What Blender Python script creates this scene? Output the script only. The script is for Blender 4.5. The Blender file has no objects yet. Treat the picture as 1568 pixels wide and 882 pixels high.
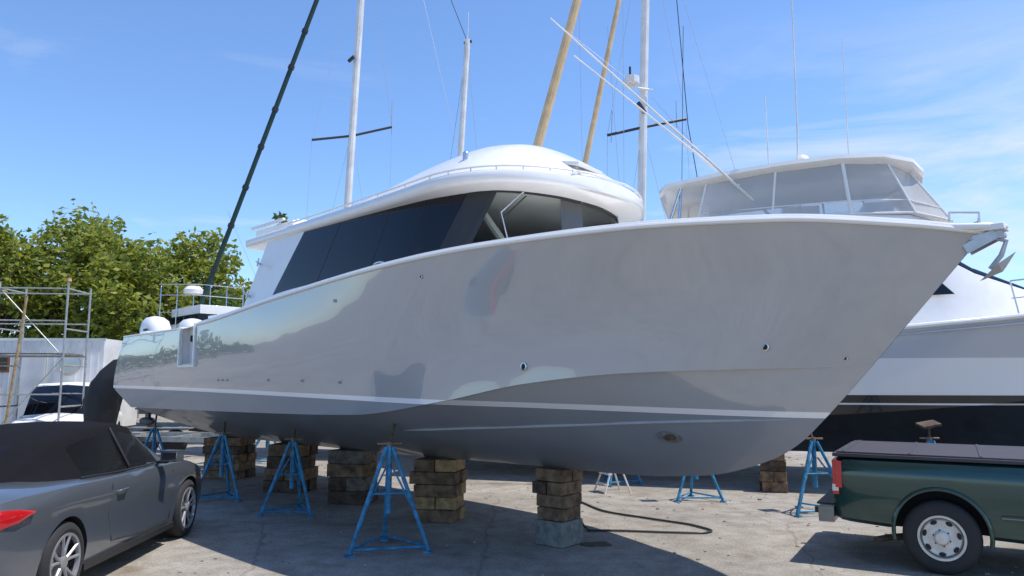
import bpy, math, random
from mathutils import Vector, Matrix, Euler
random.seed(7)
scene = bpy.context.scene
R = math.radians

# ------------------------------------------------------------------ helpers
def pchip(xs, ys):
    n=len(xs); h=[xs[i+1]-xs[i] for i in range(n-1)]
    d=[(ys[i+1]-ys[i])/h[i] for i in range(n-1)]
    m=[0]*n; m[0]=d[0]; m[-1]=d[-1]
    for i in range(1,n-1):
        if d[i-1]*d[i]<=0: m[i]=0
        else:
            w1=2*h[i]+h[i-1]; w2=h[i]+2*h[i-1]
            m[i]=(w1+w2)/(w1/d[i-1]+w2/d[i])
    def f(x):
        x=max(xs[0],min(xs[-1],x)); i=0
        while i<n-2 and x>xs[i+1]: i+=1
        t=(x-xs[i])/h[i]
        return ((1+2*t)*(1-t)**2*ys[i]+t*(1-t)**2*h[i]*m[i]+t*t*(3-2*t)*ys[i+1]+t*t*(t-1)*h[i]*m[i+1])
    return f
def lerp(a,b,t): return a+(b-a)*t
def sstep(x): x=max(0,min(1,x)); return x*x*(3-2*x)

def empty(name, loc=(0,0,0), rz=0, scale=1, tilt=(0,0)):
    e=bpy.data.objects.new(name,None); scene.collection.objects.link(e)
    e.location=loc; e.rotation_euler=(tilt[0],tilt[1],rz); e.scale=(scale,)*3; e.empty_display_size=.2
    return e

class B:
    def __init__(s): s.v=[]; s.f=[]; s.m=[]
    def add(s,vs,fs,mi=0):
        o=len(s.v); s.v+= [tuple(p) for p in vs]
        for k,f in enumerate(fs):
            s.f.append([o+i for i in f]); s.m.append(mi[k] if isinstance(mi,list) else mi)
    def box(s,c,sz,mi=0,rot=(0,0,0)):
        M=Euler(rot).to_matrix(); x,y,z=[a/2 for a in sz]; c=Vector(c)
        vs=[c+M@Vector((i*x,j*y,k*z)) for i in(-1,1) for j in(-1,1) for k in(-1,1)]
        s.add(vs,[[0,1,3,2],[4,6,7,5],[0,4,5,1],[2,3,7,6],[0,2,6,4],[1,5,7,3]],mi)
    def tube(s,pts,r,mi=0,seg=8,cap=True):
        pts=[Vector(p) for p in pts]; n=len(pts)
        rs=r if isinstance(r,(list,tuple)) else [r]*n
        up=None; rings=[]
        for i,p in enumerate(pts):
            t=((pts[min(i+1,n-1)]-pts[max(i-1,0)])).normalized()
            if up is None:
                up=Vector((0,0,1)) if abs(t.z)<.9 else Vector((1,0,0))
            a=(up-t*up.dot(t)).normalized(); b=t.cross(a); up=a
            rings.append([p+(a*math.cos(2*math.pi*k/seg)+b*math.sin(2*math.pi*k/seg))*rs[i] for k in range(seg)])
        s.loft(rings,mi,cap=cap)
    def loft(s,rings,mi=0,cap=True,closed=True):
        k=len(rings[0]); vs=[p for r in rings for p in r]; fs=[]; ms=[]
        for i in range(len(rings)-1):
            for j in range(k if closed else k-1):
                j2=(j+1)%k
                fs.append([i*k+j,i*k+j2,(i+1)*k+j2,(i+1)*k+j])
                ms.append(mi(i,j) if callable(mi) else mi)
        if cap:
            q=mi(0,0) if callable(mi) else mi
            if cap!='end': fs.append(list(range(k))[::-1]); ms.append(q)
            fs.append([(len(rings)-1)*k+j for j in range(k)]); ms.append(q)
        s.add(vs,fs,ms)
    def lathe(s,prof,M,mi=0,seg=32,cap=True):
        rings=[]
        for r,h in prof:
            rings.append([M@Vector((r*math.cos(2*math.pi*k/seg),r*math.sin(2*math.pi*k/seg),h)) for k in range(seg)])
        s.loft(rings,mi,cap=cap)
    def make(s,name,mats,parent=None,smooth=True,angle=35,bevel=0,subsurf=0,recalc=True):
        me=bpy.data.meshes.new(name); me.from_pydata(s.v,[],s.f)
        for m in mats: me.materials.append(m)
        me.polygons.foreach_set('material_index',s.m)
        if recalc:
            import bmesh
            bm=bmesh.new(); bm.from_mesh(me); bmesh.ops.recalc_face_normals(bm,faces=bm.faces); bm.to_mesh(me); bm.free()
        if smooth:
            me.polygons.foreach_set('use_smooth',[True]*len(me.polygons))
            try: me.set_sharp_from_angle(angle=R(angle))
            except Exception: pass
        me.update()
        o=bpy.data.objects.new(name,me); scene.collection.objects.link(o)
        if parent: o.parent=parent
        if bevel:
            md=o.modifiers.new('bv','BEVEL'); md.width=bevel; md.segments=2; md.limit_method='ANGLE'; md.angle_limit=R(40)
        return o

def boolcut(o,cutters):
    for c in cutters:
        md=o.modifiers.new('b','BOOLEAN'); md.object=c; md.operation='DIFFERENCE'; md.solver='EXACT'
        try: md.material_mode='TRANSFER'
        except Exception: pass
    bpy.context.view_layer.update()
    dg=bpy.context.evaluated_depsgraph_get()
    me=bpy.data.meshes.new_from_object(o.evaluated_get(dg))
    o.modifiers.clear(); o.data=me
    try: me.set_sharp_from_angle(angle=R(35))
    except Exception: pass
    for c in cutters: bpy.data.objects.remove(c)

# ------------------------------------------------------------------ materials
def newmat(name):
    m=bpy.data.materials.new(name); m.use_nodes=True
    nt=m.node_tree; return m,nt,nt.nodes['Principled BSDF'],nt.nodes,nt.links
def mat(name,col,rough=.5,metal=0,var=.08,scale=6,bump=0,bscale=40,coat=0,spec=.5,dirt=0):
    m,nt,p,N,L=newmat(name)
    p.inputs['Roughness'].default_value=rough; p.inputs['Metallic'].default_value=metal
    p.inputs['Coat Weight'].default_value=coat; p.inputs['Coat Roughness'].default_value=.05
    p.inputs['Specular IOR Level'].default_value=spec
    tc=N.new('ShaderNodeTexCoord'); nz=N.new('ShaderNodeTexNoise'); nz.inputs['Scale'].default_value=scale; nz.inputs['Detail'].default_value=6
    L.new(tc.outputs['Object'],nz.inputs['Vector'])
    cr=N.new('ShaderNodeValToRGB'); cr.color_ramp.elements[0].position=.3; cr.color_ramp.elements[1].position=.7
    a=[max(0,c*(1-var-dirt)) for c in col]; b=[min(1,c*(1+var)) for c in col]
    cr.color_ramp.elements[0].color=(*a,1); cr.color_ramp.elements[1].color=(*b,1)
    L.new(nz.outputs['Fac'],cr.inputs['Fac']); L.new(cr.outputs['Color'],p.inputs['Base Color'])
    if bump:
        n2=N.new('ShaderNodeTexNoise'); n2.inputs['Scale'].default_value=bscale; n2.inputs['Detail'].default_value=5
        L.new(tc.outputs['Object'],n2.inputs['Vector'])
        bp=N.new('ShaderNodeBump'); bp.inputs['Strength'].default_value=bump; bp.inputs['Distance'].default_value=.02
        L.new(n2.outputs['Fac'],bp.inputs['Height']); L.new(bp.outputs['Normal'],p.inputs['Normal'])
    return m
def glassmat(name,tint,trans=.6,rough=.03,gloss=(.9,.9,.9)):
    m=bpy.data.materials.new(name); m.use_nodes=True; nt=m.node_tree; N=nt.nodes; L=nt.links
    for n in list(N): N.remove(n)
    out=N.new('ShaderNodeOutputMaterial'); tr=N.new('ShaderNodeBsdfTransparent'); tr.inputs['Color'].default_value=(*tint,1)
    pb=N.new('ShaderNodeBsdfPrincipled'); pb.inputs['Base Color'].default_value=(.25*gloss[0],.25*gloss[1],.25*gloss[2],1); pb.inputs['Roughness'].default_value=rough
    mx=N.new('ShaderNodeMixShader'); fr=N.new('ShaderNodeFresnel'); fr.inputs['IOR'].default_value=1.5
    ma=N.new('ShaderNodeMath'); ma.operation='ADD'; ma.inputs[1].default_value=1-trans; ma.use_clamp=True
    L.new(fr.outputs[0],ma.inputs[0]); L.new(ma.outputs[0],mx.inputs[0]); L.new(tr.outputs[0],mx.inputs[1]); L.new(pb.outputs[0],mx.inputs[2]); L.new(mx.outputs[0],out.inputs[0])
    return m

M_white=mat('white_gelcoat',(.82,.80,.77),.25,var=.03,coat=.4)
M_white2=mat('weathered_white_paint',(.74,.72,.69),.45,var=.08,dirt=.1,scale=2)
M_alu=mat('brushed_aluminium',(.6,.6,.6),.3,1,var=.05)
M_steel=mat('stainless_steel',(.62,.62,.63),.22,1,var=.03)
M_galv=mat('galvanised_tube',(.42,.42,.40),.5,.6,var=.2,scale=9)
M_black=mat('black_plastic',(.02,.02,.022),.45)
M_rubber=mat('tyre_rubber',(.024,.024,.026),.8,bump=.2)
M_darkglass=mat('dark_tinted_glass',(.005,.007,.012),.03,spec=.4,var=.01)
M_hole=mat('dark_recess',(.01,.01,.012),.7)
M_blue=mat('blue_painted_steel',(.03,.23,.42),.5,var=.3,scale=14,dirt=.25,bump=.15)
M_rust=mat('rusty_steel',(.10,.07,.05),.8,.3,var=.4,scale=20)
M_wspar=mat('varnished_spruce_spar',(.70,.48,.25),.4,var=.15,scale=3)
M_wire=mat('rigging_wire',(.42,.43,.45),.4,.4)
M_wood=[mat('timber_dark',(.095,.062,.042),.85,var=.45,scale=9,bump=.8,bscale=25,dirt=.2),
        mat('timber_brown',(.20,.128,.072),.85,var=.45,scale=9,bump=.8,bscale=25,dirt=.2),
        mat('timber_tan',(.40,.265,.12),.85,var=.35,scale=9,bump=.8,bscale=25,dirt=.15),
        mat('timber_grey',(.17,.145,.115),.9,var=.45,scale=9,bump=.8,bscale=25,dirt=.2)]
M_conc=mat('concrete_block',(.20,.21,.19),.9,var=.3,scale=12,bump=.6,dirt=.1)
M_vinyl=glassmat('clear_vinyl',(.95,.96,.97),.62,.15,(2.9,2.9,2.9))
M_wshield=glassmat('windshield_glass',(.86,.90,.86),.94,.02,(.3,.3,.3))
M_carglass=glassmat('car_glass',(.25,.28,.28),.75,.02,(.1,.1,.1))

def hull_paint():
    m,nt,p,N,L=newmat('grey_hull_paint')
    p.inputs['Coat Roughness'].default_value=.015; p.inputs['Coat IOR'].default_value=1.8
    p.inputs['Specular IOR Level'].default_value=.6
    tc=N.new('ShaderNodeTexCoord'); sp=N.new('ShaderNodeSeparateXYZ'); L.new(tc.outputs['Object'],sp.inputs[0])
    def math_(op,a,b=None):
        n=N.new('ShaderNodeMath'); n.operation=op
        for i,q in enumerate((a,b)):
            if q is None: continue
            if isinstance(q,(int,float)): n.inputs[i].default_value=q
            else: L.new(q,n.inputs[i])
        return n.outputs[0]
    x=sp.outputs['X']; z=sp.outputs['Z']
    x2=math_('MULTIPLY',x,x)
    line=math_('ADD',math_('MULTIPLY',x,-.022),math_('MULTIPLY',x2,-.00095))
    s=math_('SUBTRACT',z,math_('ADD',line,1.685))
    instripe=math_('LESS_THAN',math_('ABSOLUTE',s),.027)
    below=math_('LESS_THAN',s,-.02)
    nz=N.new('ShaderNodeTexNoise'); nz.inputs['Scale'].default_value=1.4; nz.inputs['Detail'].default_value=5; L.new(tc.outputs['Object'],nz.inputs['Vector'])
    def mix(f,a,b):
        n=N.new('ShaderNodeMix'); n.data_type='RGBA'
        L.new(f,n.inputs[0])
        for i,q in ((6,a),(7,b)):
            if isinstance(q,tuple): n.inputs[i].default_value=(*q,1)
            else: L.new(q,n.inputs[i])
        return n.outputs[2]
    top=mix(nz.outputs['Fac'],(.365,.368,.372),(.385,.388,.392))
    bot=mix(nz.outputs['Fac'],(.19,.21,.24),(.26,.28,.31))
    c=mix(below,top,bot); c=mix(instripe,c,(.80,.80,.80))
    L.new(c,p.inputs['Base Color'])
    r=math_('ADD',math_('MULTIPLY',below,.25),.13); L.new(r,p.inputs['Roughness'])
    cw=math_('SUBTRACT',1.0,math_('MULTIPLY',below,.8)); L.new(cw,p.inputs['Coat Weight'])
    n2=N.new('ShaderNodeTexNoise'); n2.inputs['Scale'].default_value=1.3; n2.inputs['Detail'].default_value=1; L.new(tc.outputs['Object'],n2.inputs['Vector'])
    bp=N.new('ShaderNodeBump'); bp.inputs['Strength'].default_value=.35; bp.inputs['Distance'].default_value=.05
    L.new(n2.outputs['Fac'],bp.inputs['Height']); L.new(bp.outputs['Normal'],p.inputs['Coat Normal'])
    return m
M_hull=hull_paint()

# ------------------------------------------------------------------ world + sun + camera
SUN_EL=66; SUN_AZ=94   # azimuth clockwise from +Y
w=bpy.data.worlds.new("World"); scene.world=w; w.use_nodes=True
N=w.node_tree.nodes; L=w.node_tree.links
bg=N['Background']; bg.inputs['Strength'].default_value=.15
sky=N.new('ShaderNodeTexSky'); sky.sky_type='NISHITA'; sky.sun_disc=False
sky.sun_elevation=R(SUN_EL); sky.sun_rotation=R(SUN_AZ); sky.air_density=1.0; sky.dust_density=.3; sky.ozone_density=1.5
tint=N.new('ShaderNodeMix'); tint.data_type='RGBA'; tint.blend_type='MULTIPLY'; tint.inputs[0].default_value=1; tint.inputs[7].default_value=(1.0,1.22,1.5,1)
L.new(sky.outputs[0],tint.inputs[6])
tc=N.new('ShaderNodeTexCoord'); mp=N.new('ShaderNodeMapping'); mp.inputs['Scale'].default_value=(1.5,1.5,7.5)
mp.inputs['Rotation'].default_value=(R(8),R(-14),0); mp.inputs['Location'].default_value=(.35,.2,.1)
nz=N.new('ShaderNodeTexNoise'); nz.inputs['Scale'].default_value=1.6; nz.inputs['Detail'].default_value=9; nz.inputs['Roughness'].default_value=.62; nz.inputs['Distortion'].default_value=.5
L.new(tc.outputs['Generated'],mp.inputs[0]); L.new(mp.outputs[0],nz.inputs['Vector'])
sp=N.new('ShaderNodeSeparateXYZ'); L.new(tc.outputs['Generated'],sp.inputs[0])
mr=N.new('ShaderNodeMapRange'); mr.inputs[1].default_value=.0; mr.inputs[2].default_value=.65; mr.inputs[3].default_value=-.03; mr.inputs[4].default_value=.17
L.new(sp.outputs['X'],mr.inputs[0])
ad=N.new('ShaderNodeMath'); ad.operation='ADD'; L.new(nz.outputs['Fac'],ad.inputs[0]); L.new(mr.outputs[0],ad.inputs[1])
cr=N.new('ShaderNodeValToRGB'); cr.color_ramp.elements[0].position=.56; cr.color_ramp.elements[1].position=.80
cr.color_ramp.elements[0].color=(0,0,0,1); cr.color_ramp.elements[1].color=(.85,.85,.85,1)
L.new(ad.outputs[0],cr.inputs['Fac'])
mz=N.new('ShaderNodeMapRange'); mz.inputs[1].default_value=.45; mz.inputs[2].default_value=.2; mz.inputs[3].default_value=0; mz.inputs[4].default_value=1
L.new(sp.outputs['Z'],mz.inputs[0])
mu2=N.new('ShaderNodeMath'); mu2.operation='MULTIPLY'; mu2.use_clamp=True; L.new(cr.outputs['Color'],mu2.inputs[0]); L.new(mz.outputs[0],mu2.inputs[1])
mx=N.new('ShaderNodeMix'); mx.data_type='RGBA'; L.new(mu2.outputs[0],mx.inputs[0]); L.new(tint.outputs[2],mx.inputs[6]); mx.inputs[7].default_value=(6.0,6.2,6.5,1)
L.new(mx.outputs[2],bg.inputs['Color'])

sd=bpy.data.lights.new('sun','SUN'); sd.energy=5.0; sd.angle=R(.5); sd.color=(1,.95,.87)
so=bpy.data.objects.new('sun',sd); scene.collection.objects.link(so)
tosun=Vector((math.sin(R(SUN_AZ))*math.cos(R(SUN_EL)),math.cos(R(SUN_AZ))*math.cos(R(SUN_EL)),math.sin(R(SUN_EL))))
so.rotation_euler=tosun.to_track_quat('Z','Y').to_euler()
cd=bpy.data.cameras.new('camera'); cam=bpy.data.objects.new('camera',cd); scene.collection.objects.link(cam)
cam.location=(0,0,1.9); cam.rotation_euler=(R(97.26),0,0); cd.lens=25.94; cd.sensor_width=36; cd.clip_end=2000; cd.clip_start=.05
scene.camera=cam
scene.view_settings.view_transform='Standard'; scene.view_settings.look='None'; scene.view_settings.exposure=0

# ------------------------------------------------------------------ ground
def ground_mat():
    m,nt,p,N,L=newmat('worn_concrete_ground')
    tc=N.new('ShaderNodeTexCoord')
    def noise(s,d=6,r=.55):
        n=N.new('ShaderNodeTexNoise'); n.inputs['Scale'].default_value=s; n.inputs['Detail'].default_value=d; n.inputs['Roughness'].default_value=r
        L.new(tc.outputs['Object'],n.inputs['Vector']); return n.outputs['Fac']
    def ramp(f,stops):
        c=N.new('ShaderNodeValToRGB'); e=c.color_ramp.elements
        while len(e)<len(stops): e.new(.5)
        for i,(pp,cc) in enumerate(stops): e[i].position=pp; e[i].color=(*cc,1)
        L.new(f,c.inputs['Fac']); return c.outputs['Color']
    def mix(a,b,f,mode='MULTIPLY'):
        n=N.new('ShaderNodeMix'); n.data_type='RGBA'; n.blend_type=mode
        if isinstance(f,float): n.inputs[0].default_value=f
        else: L.new(f,n.inputs[0])
        L.new(a,n.inputs[6]); L.new(b,n.inputs[7]); return n.outputs[2]
    base=ramp(noise(.35),[(.3,(.29,.265,.235)),(.5,(.37,.34,.30)),(.7,(.46,.425,.375))])
    c=mix(base,ramp(noise(3.2,8,.7),[(.35,(.6,.58,.55)),(.6,(1,1,1))]),.75)
    c=mix(c,ramp(noise(38,4,.8),[(.35,(.5,.5,.5)),(.55,(1.0,1,1)),(.75,(1.2,1.15,1.1))]),.8)
    c=mix(c,ramp(noise(1.1,5,.6),[(.56,(1,1,1)),(.72,(.62,.50,.38))]),.7)
    v=N.new('ShaderNodeTexVoronoi'); v.feature='DISTANCE_TO_EDGE'; v.inputs['Scale'].default_value=.3
    ad=N.new('ShaderNodeMix'); ad.data_type='VECTOR'; ad.inputs[0].default_value=.22
    n3=N.new('ShaderNodeTexNoise'); n3.inputs['Scale'].default_value=1.6; n3.inputs['Detail'].default_value=8; L.new(tc.outputs['Object'],n3.inputs['Vector'])
    L.new(tc.outputs['Object'],ad.inputs[4]); L.new(n3.outputs['Color'],ad.inputs[5]); L.new(ad.outputs[1],v.inputs['Vector'])
    c=mix(c,ramp(v.outputs['Distance'],[(.0,(.5,.47,.43)),(.005,(1,1,1))]),.6)
    L.new(c,p.inputs['Base Color']); p.inputs['Roughness'].default_value=.9; p.inputs['Specular IOR Level'].default_value=.2
    bp=N.new('ShaderNodeBump'); bp.inputs['Strength'].default_value=.6; bp.inputs['Distance'].default_value=.02
    L.new(noise(22,8,.75),bp.inputs['Height']); L.new(bp.outputs['Normal'],p.inputs['Normal'])
    return m
g=B(); S_=900; n=24
for i in range(n+1):
    for j in range(n+1): g.v.append((-S_+2*S_*i/n,-S_+2*S_*j/n,0))
for i in range(n):
    for j in range(n): g.f.append([i*(n+1)+j,(i+1)*(n+1)+j,(i+1)*(n+1)+j+1,i*(n+1)+j+1]); g.m.append(0)
g.make('ground',[ground_mat()],smooth=False,recalc=False)
gr=B()
for i in range(900):
    x=random.uniform(-9,9); y=random.uniform(5.5,20); s=random.uniform(.005,.016)*(1 if random.random()<.93 else 1.7)
    vs=[(x+s*random.uniform(.6,1.3)*a,y+s*random.uniform(.6,1.3)*b_,z) for z in (0,s*.9) for a,b_ in ((-1,-1),(1,-1),(1,1),(-1,1))]
    gr.add(vs,[[0,1,2,3],[4,5,6,7],[0,1,5,4],[1,2,6,5],[2,3,7,6],[3,0,4,7]])
gr.make('gravel_debris',[mat('pebble',(.28,.25,.20),.9,var=.4,scale=3)],smooth=False)

# ------------------------------------------------------------------ generic hull
def hull(bd,S,C,K,cin=.07,flare=.2,nu=70,rt=14,rb=8,stern_kick=0,skip=None,mi=0,deck_mi=1,tf0=0):
    Sb=pchip([p[0] for p in S],[p[1] for p in S]); Sz=pchip([p[0] for p in S],[p[2] for p in S])
    Cb=pchip([p[0] for p in C],[p[1] for p in C]); Cz=pchip([p[0] for p in C],[p[2] for p in C])
    Kz=pchip([p[0] for p in K],[p[1] for p in K])
    tS0,tS1=S[0][0],S[-1][0]; tC0,tC1=C[0][0],C[-1][0]; tK0,tK1=K[0][0],K[-1][0]
    top=[];bot=[]
    for i in range(nu+1):
        x=i/nu; u=x*.55+ (1-(1-x)**1.9)*.45
        s=lerp(tS0,tS1,u); c=lerp(tC0,tC1,u); k=lerp(tK0,tK1,u)
        bs,zs=Sb(s),Sz(s); bc,zc=Cb(c),Cz(c); zk=Kz(k)
        if u>.999: bs=bc=0.004
        row=[]
        fl=flare*sstep((u-.55)/.3)*sstep((1-u)/.18)
        for r in range(rt+1):
            f=r/rt
            b=lerp(bc,bs,f)-fl*math.sin(math.pi*f)**1*(1-.35*f)+.05*math.sin(math.pi*f)*(1-sstep((u-.45)/.2))
            t=lerp(c,s,f); z=lerp(zc,zs,f)
            if stern_kick:
                e=sstep((.07-u)/.07); fk=.27
                tri=f/fk if f<fk else (1-f)/(1-fk)
                t-=stern_kick*e*tri
            row.append((t,max(b,.004),z))
        top.append(row)
        rowb=[]
        bi=max(bc-cin*sstep((1-u)/.08),.003)
        for r in range(rb+1):
            f=r/rb
            cv=.10*math.sin(math.pi*f)*sstep((1-u)/.1)
            rowb.append((lerp(k,c,f),max(.003,bi*f+cv*.3),lerp(zk,zc,f)-cv*(.4+.8*sstep((u-.6)/.2))*.6))
        bot.append(rowb)
    for sgn in (-1,1):
        for grid,nr in ((top,rt),(bot,rb)):
            vs=[(p[0],sgn*p[1],p[2]) for row in grid for p in row]; fs=[]
            for i in range(nu):
                for r in range(nr):
                    if grid is top and skip and skip(grid[i][r],grid[i+1][r+1]): continue
                    f=[i*(nr+1)+r,(i+1)*(nr+1)+r,(i+1)*(nr+1)+r+1,i*(nr+1)+r+1]
                    fs.append(f if sgn<0 else f[::-1])
            bd.add(vs,fs,mi)
        vs=[];fs=[]
        for i in range(nu+1):
            a=top[i][0]; b_=bot[i][-1]; vs+=[(a[0],sgn*a[1],a[2]),(b_[0],sgn*b_[1],b_[2])]
        for i in range(nu):
            f=[2*i,2*i+1,2*i+3,2*i+2]; fs.append(f if sgn<0 else f[::-1])
        bd.add(vs,fs,mi)
    col=bot[0]+top[0]
    vs=[(p[0],-p[1],p[2]) for p in col]+[(p[0],p[1],p[2]) for p in col]; n=len(col)
    bd.add(vs,[[i,i+1,n+i+1,n+i] for i in range(n-1)],mi)
    vs=[];fs=[]
    for i in range(nu+1):
        p=top[i][-1]; vs+=[(p[0],-p[1]+.01,p[2]-.012),(p[0],0,p[2]+.03),(p[0],p[1]-.01,p[2]-.012)]
    for i in range(nu): fs+= [[3*i,3*i+3,3*i+4,3*i+1],[3*i+1,3*i+4,3*i+5,3*i+2]]
    bd.add(vs,fs,deck_mi)
    return top,bot
def find(grid,t,z):
    ps=sorted([((p[0]-t)**2+(p[2]-z)**2,p[1]) for row in grid for p in row])[:4]
    w_=[1/(d+1e-4) for d,_ in ps]
    return sum(a*b for a,(_,b) in zip(w_,ps))/sum(w_)

# ------------------------------------------------------------------ MAIN BOAT
boat=empty('sportfishing_yacht',(.52,8.97,0),R(-45))
S=[(-9.33,1.95,2.77),(-6.39,2.03,2.77),(-5.69,2.05,2.79),(-3.157,2.05,3.00),(-.596,2.0,3.18),(.577,1.9,3.22),(2.12,1.6,3.23),(3.30,1.02,3.22),(4.1,.42,3.15),(4.57,.0,3.08)]
C=[(-9,1.85,1.43),(-3.69,1.9,1.48),(-1.5,1.85,1.52),(.066,1.7,1.72),(.91,1.5,1.88),(1.9,1.15,1.98),(2.77,.7,2.01),(3.646,0,2.03)]
K=[(-8.9,.80),(-4,.83),(0,.89),(1.04,.90),(2.0,.973),(2.69,1.17),(2.98,1.34),(3.23,1.58),(3.646,2.03)]
def skip(a,b): return -6.32<(a[0]+b[0])/2<-5.72 and (a[2]+b[2])/2>2.16
hb=B(); top,bot=hull(hb,S,C,K,flare=.17,stern_kick=.8,skip=skip,nu=110,rt=18)
hb.make('hull',[M_hull,M_white],boat,angle=32)
tr=B()
for sg in (-1,1):
    pts=[(r[-1][0],sg*(r[-1][1]+.002),r[-1][2]-.01) for r in top if r[-1][0]<-6.35]; tr.tube(pts,.018)
    pts=[(r[-1][0],sg*(r[-1][1]+.004),r[-1][2]) for r in top if r[-1][0]>-5.7]
    tr.tube(pts,.024)
    pts=[(r[-1][0],sg*(r[-1][1]-.02),r[-1][2]+.025) for r in top if r[-1][0]>-5.7]
    tr.tube(pts,.022)
    tr.box((-6.03,sg*1.86,2.47),(.68,.06,.68)); tr.box((-6.35,sg*1.95,2.47),(.04,.20,.64)); tr.box((-5.70,sg*1.95,2.49),(.04,.24,.66)); tr.box((-6.02,sg*1.95,2.15),(.66,.2,.03))
    tr.box((-6.02,sg*1.90,2.5),(.02,.03,.62),1); tr.box((-6.2,sg*1.9,2.6),(.05,.03,.1),1)
tr.make('gunwale_trim',[M_white,M_hole],boat)
st=B()
zf=pchip([-1.3,-.2,.89,2.24,3.1],[1.325,1.395,1.458,1.54,1.57])
for sg in (-1,1):
    pts=[]
    for i in range(45):
        t=-1.3+4.3*i/44; z=zf(t); pts.append((t,sg*(find(bot,t,z)+.004),z))
    for _ in range(6): pts=[pts[0]]+[tuple((pts[k-1][q]+2*pts[k][q]+pts[k+1][q])/4 for q in range(3)) for k in range(1,len(pts)-1)]+[pts[-1]]
    n=len(pts); st.tube(pts,[.004+.012*min(1,min(i,n-1-i)/6) for i in range(n)],0)
st.make('spray_strakes',[mat('strake_grey',(.33,.36,.39),.35)],boat)
th=B()
for (t,z,r_) in [(.93,2.05,.04),(3.0,2.2,.036),(-4.9,1.93,.018),(-4.75,1.93,.018),(-4.6,1.93,.018),(-3.35,1.93,.02),(-2.5,1.92,.02),(-1.7,1.9,.02),(-.15,3.0,.02),(-1.7,2.86,.02),(3.5,2.1,.018)]:
    b=find(top,t,z); MM=Matrix.Translation((t,-b-.004,z))@Euler((R(90),0,0)).to_matrix().to_4x4()
    th.lathe([(r_,-.03),(r_,.006),(r_*1.0,.012),(r_*.7,.014),(r_*.62,.004)],MM,0,20)
    MM2=Matrix.Translation((t,-b-.012,z))@Euler((R(90),0,0)).to_matrix().to_4x4()
    th.lathe([(r_*.6,-.02),(r_*.6,.004)],MM2,1,16)
th.make('through_hull_fittings',[M_steel,M_hole],boat)
td=B(); b=find(bot,1.95,1.38)
MM=Matrix.Translation((1.95,-b-.0,1.38))@Euler((R(125),0,R(25))).to_matrix().to_4x4()@Matrix.Diagonal((1.4,.8,1,1))
td.lathe([(.09,-.03),(.09,.008),(.07,.014)],MM,0,24); td.lathe([(.05,.0),(.045,.02)],MM,1,18)
td.make('bow_thruster_plate',[mat('primer_grey',(.14,.14,.15),.6,var=.5,scale=20),M_rust],boat)

# house
Ob=[(-4.76,1.82),(-3.71,1.80),(-2.2,1.75),(-.82,1.64),(-.17,1.41),(.2,1.03),(.38,.62),(.46,.3),(.48,0)]
Ot=[(-4.15,1.68),(-3.11,1.67),(-1.9,1.63),(-.62,1.50),(.10,1.17),(.28,.87),(.38,.55),(.43,.28),(.44,0)]
zb=[2.75,3.11,3.21,3.33,3.39,3.41,3.42,3.42,3.42]
zt_=[3.95,3.96,3.99,4.03,4.07,4.08,4.08,4.08,4.08]
kk=8
def smooth_path(O,k=8):
    f=[pchip(list(range(len(O))),[o[q] for o in O]) for q in range(len(O[0]))]
    return [tuple(ff(i/k) for ff in f) for i in range((len(O)-1)*k+1)]
obp=smooth_path([(a[0],a[1],z) for a,z in zip(Ob,zb)],kk); otp=smooth_path([(a[0],a[1],z) for a,z in zip(Ot,zt_)],kk)
PS=4*kk
hs=B()
for sg in (-1,1):
    vs=[];fs=[];ms=[]
    for i in range(len(obp)):
        a=obp[i];c=otp[i]
        vs+=[(a[0],sg*a[1],2.7),(a[0],sg*a[1],a[2]),(c[0],sg*c[1],c[2])]
    for i in range(len(obp)-1):
        fs+=[[3*i,3*i+1,3*i+4,3*i+3],[3*i+1,3*i+2,3*i+5,3*i+4]]
        seg=i/kk
        ms+=[0, 0 if seg<1 else (1 if i<PS else 2)]
    hs.add(vs,fs,ms)
a=obp[0];c=otp[0]
hs.add([(a[0]+.1,-a[1]+.02,2.7),(a[0]+.1,a[1]-.02,2.7),(c[0]+.1,c[1]-.02,3.95),(c[0]+.1,-c[1]+.02,3.95)],[[0,1,2,3]],3)
hs.make('deckhouse_walls_and_windows',[M_white,M_darkglass,M_wshield,M_darkglass],boat,recalc=False,angle=30)
fr=B()
for sg in (-1,1):
    def P3(i,f,off=.008):
        a=obp[i];c=otp[i]; return (lerp(a[0],c[0],f)+off*(i>PS),sg*(lerp(a[1],c[1],f)+off),lerp(a[2],c[2],f))
    for i in range(PS-3,PS+2):
        vs=[P3(i,0,.012),P3(i+1,0,.012),P3(i+1,1,.012),P3(i,1,.012)]; fr.add(vs,[[0,1,2,3]],0)
    for i in range(PS,len(obp)-1):
        vs=[P3(i,.90,.010),P3(i+1,.90,.010),P3(i+1,1,.010),P3(i,1,.010)]; fr.add(vs,[[0,1,2,3]],0)
        vs=[P3(i,0,.010),P3(i+1,0,.010),P3(i+1,.06,.010),P3(i,.06,.010)]; fr.add(vs,[[0,1,2,3]],0)
    fr.tube([P3(PS+8,.10,.03),P3(PS+5,.55,.04),P3(PS+9,.92,.03)],.010,1)
    fr.tube([P3(PS+5,.35,.04),P3(PS+10,.86,.035)],.008,0)
    for i in (int(1.75*kk),int(2.6*kk),int(3.1*kk)):
        fr.tube([P3(i,0,.001),P3(i,1,.001)],.003,0,6)
fr.tube([(-.1,.6,3.35),(-.5,.9,4.1)],.045,2); fr.tube([(-.1,-.6,3.35),(-.5,-.9,4.1)],.045,2)
fr.make('window_frames_and_wipers',[M_black,M_steel,M_white],boat,recalc=False)
it=B()
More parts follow.
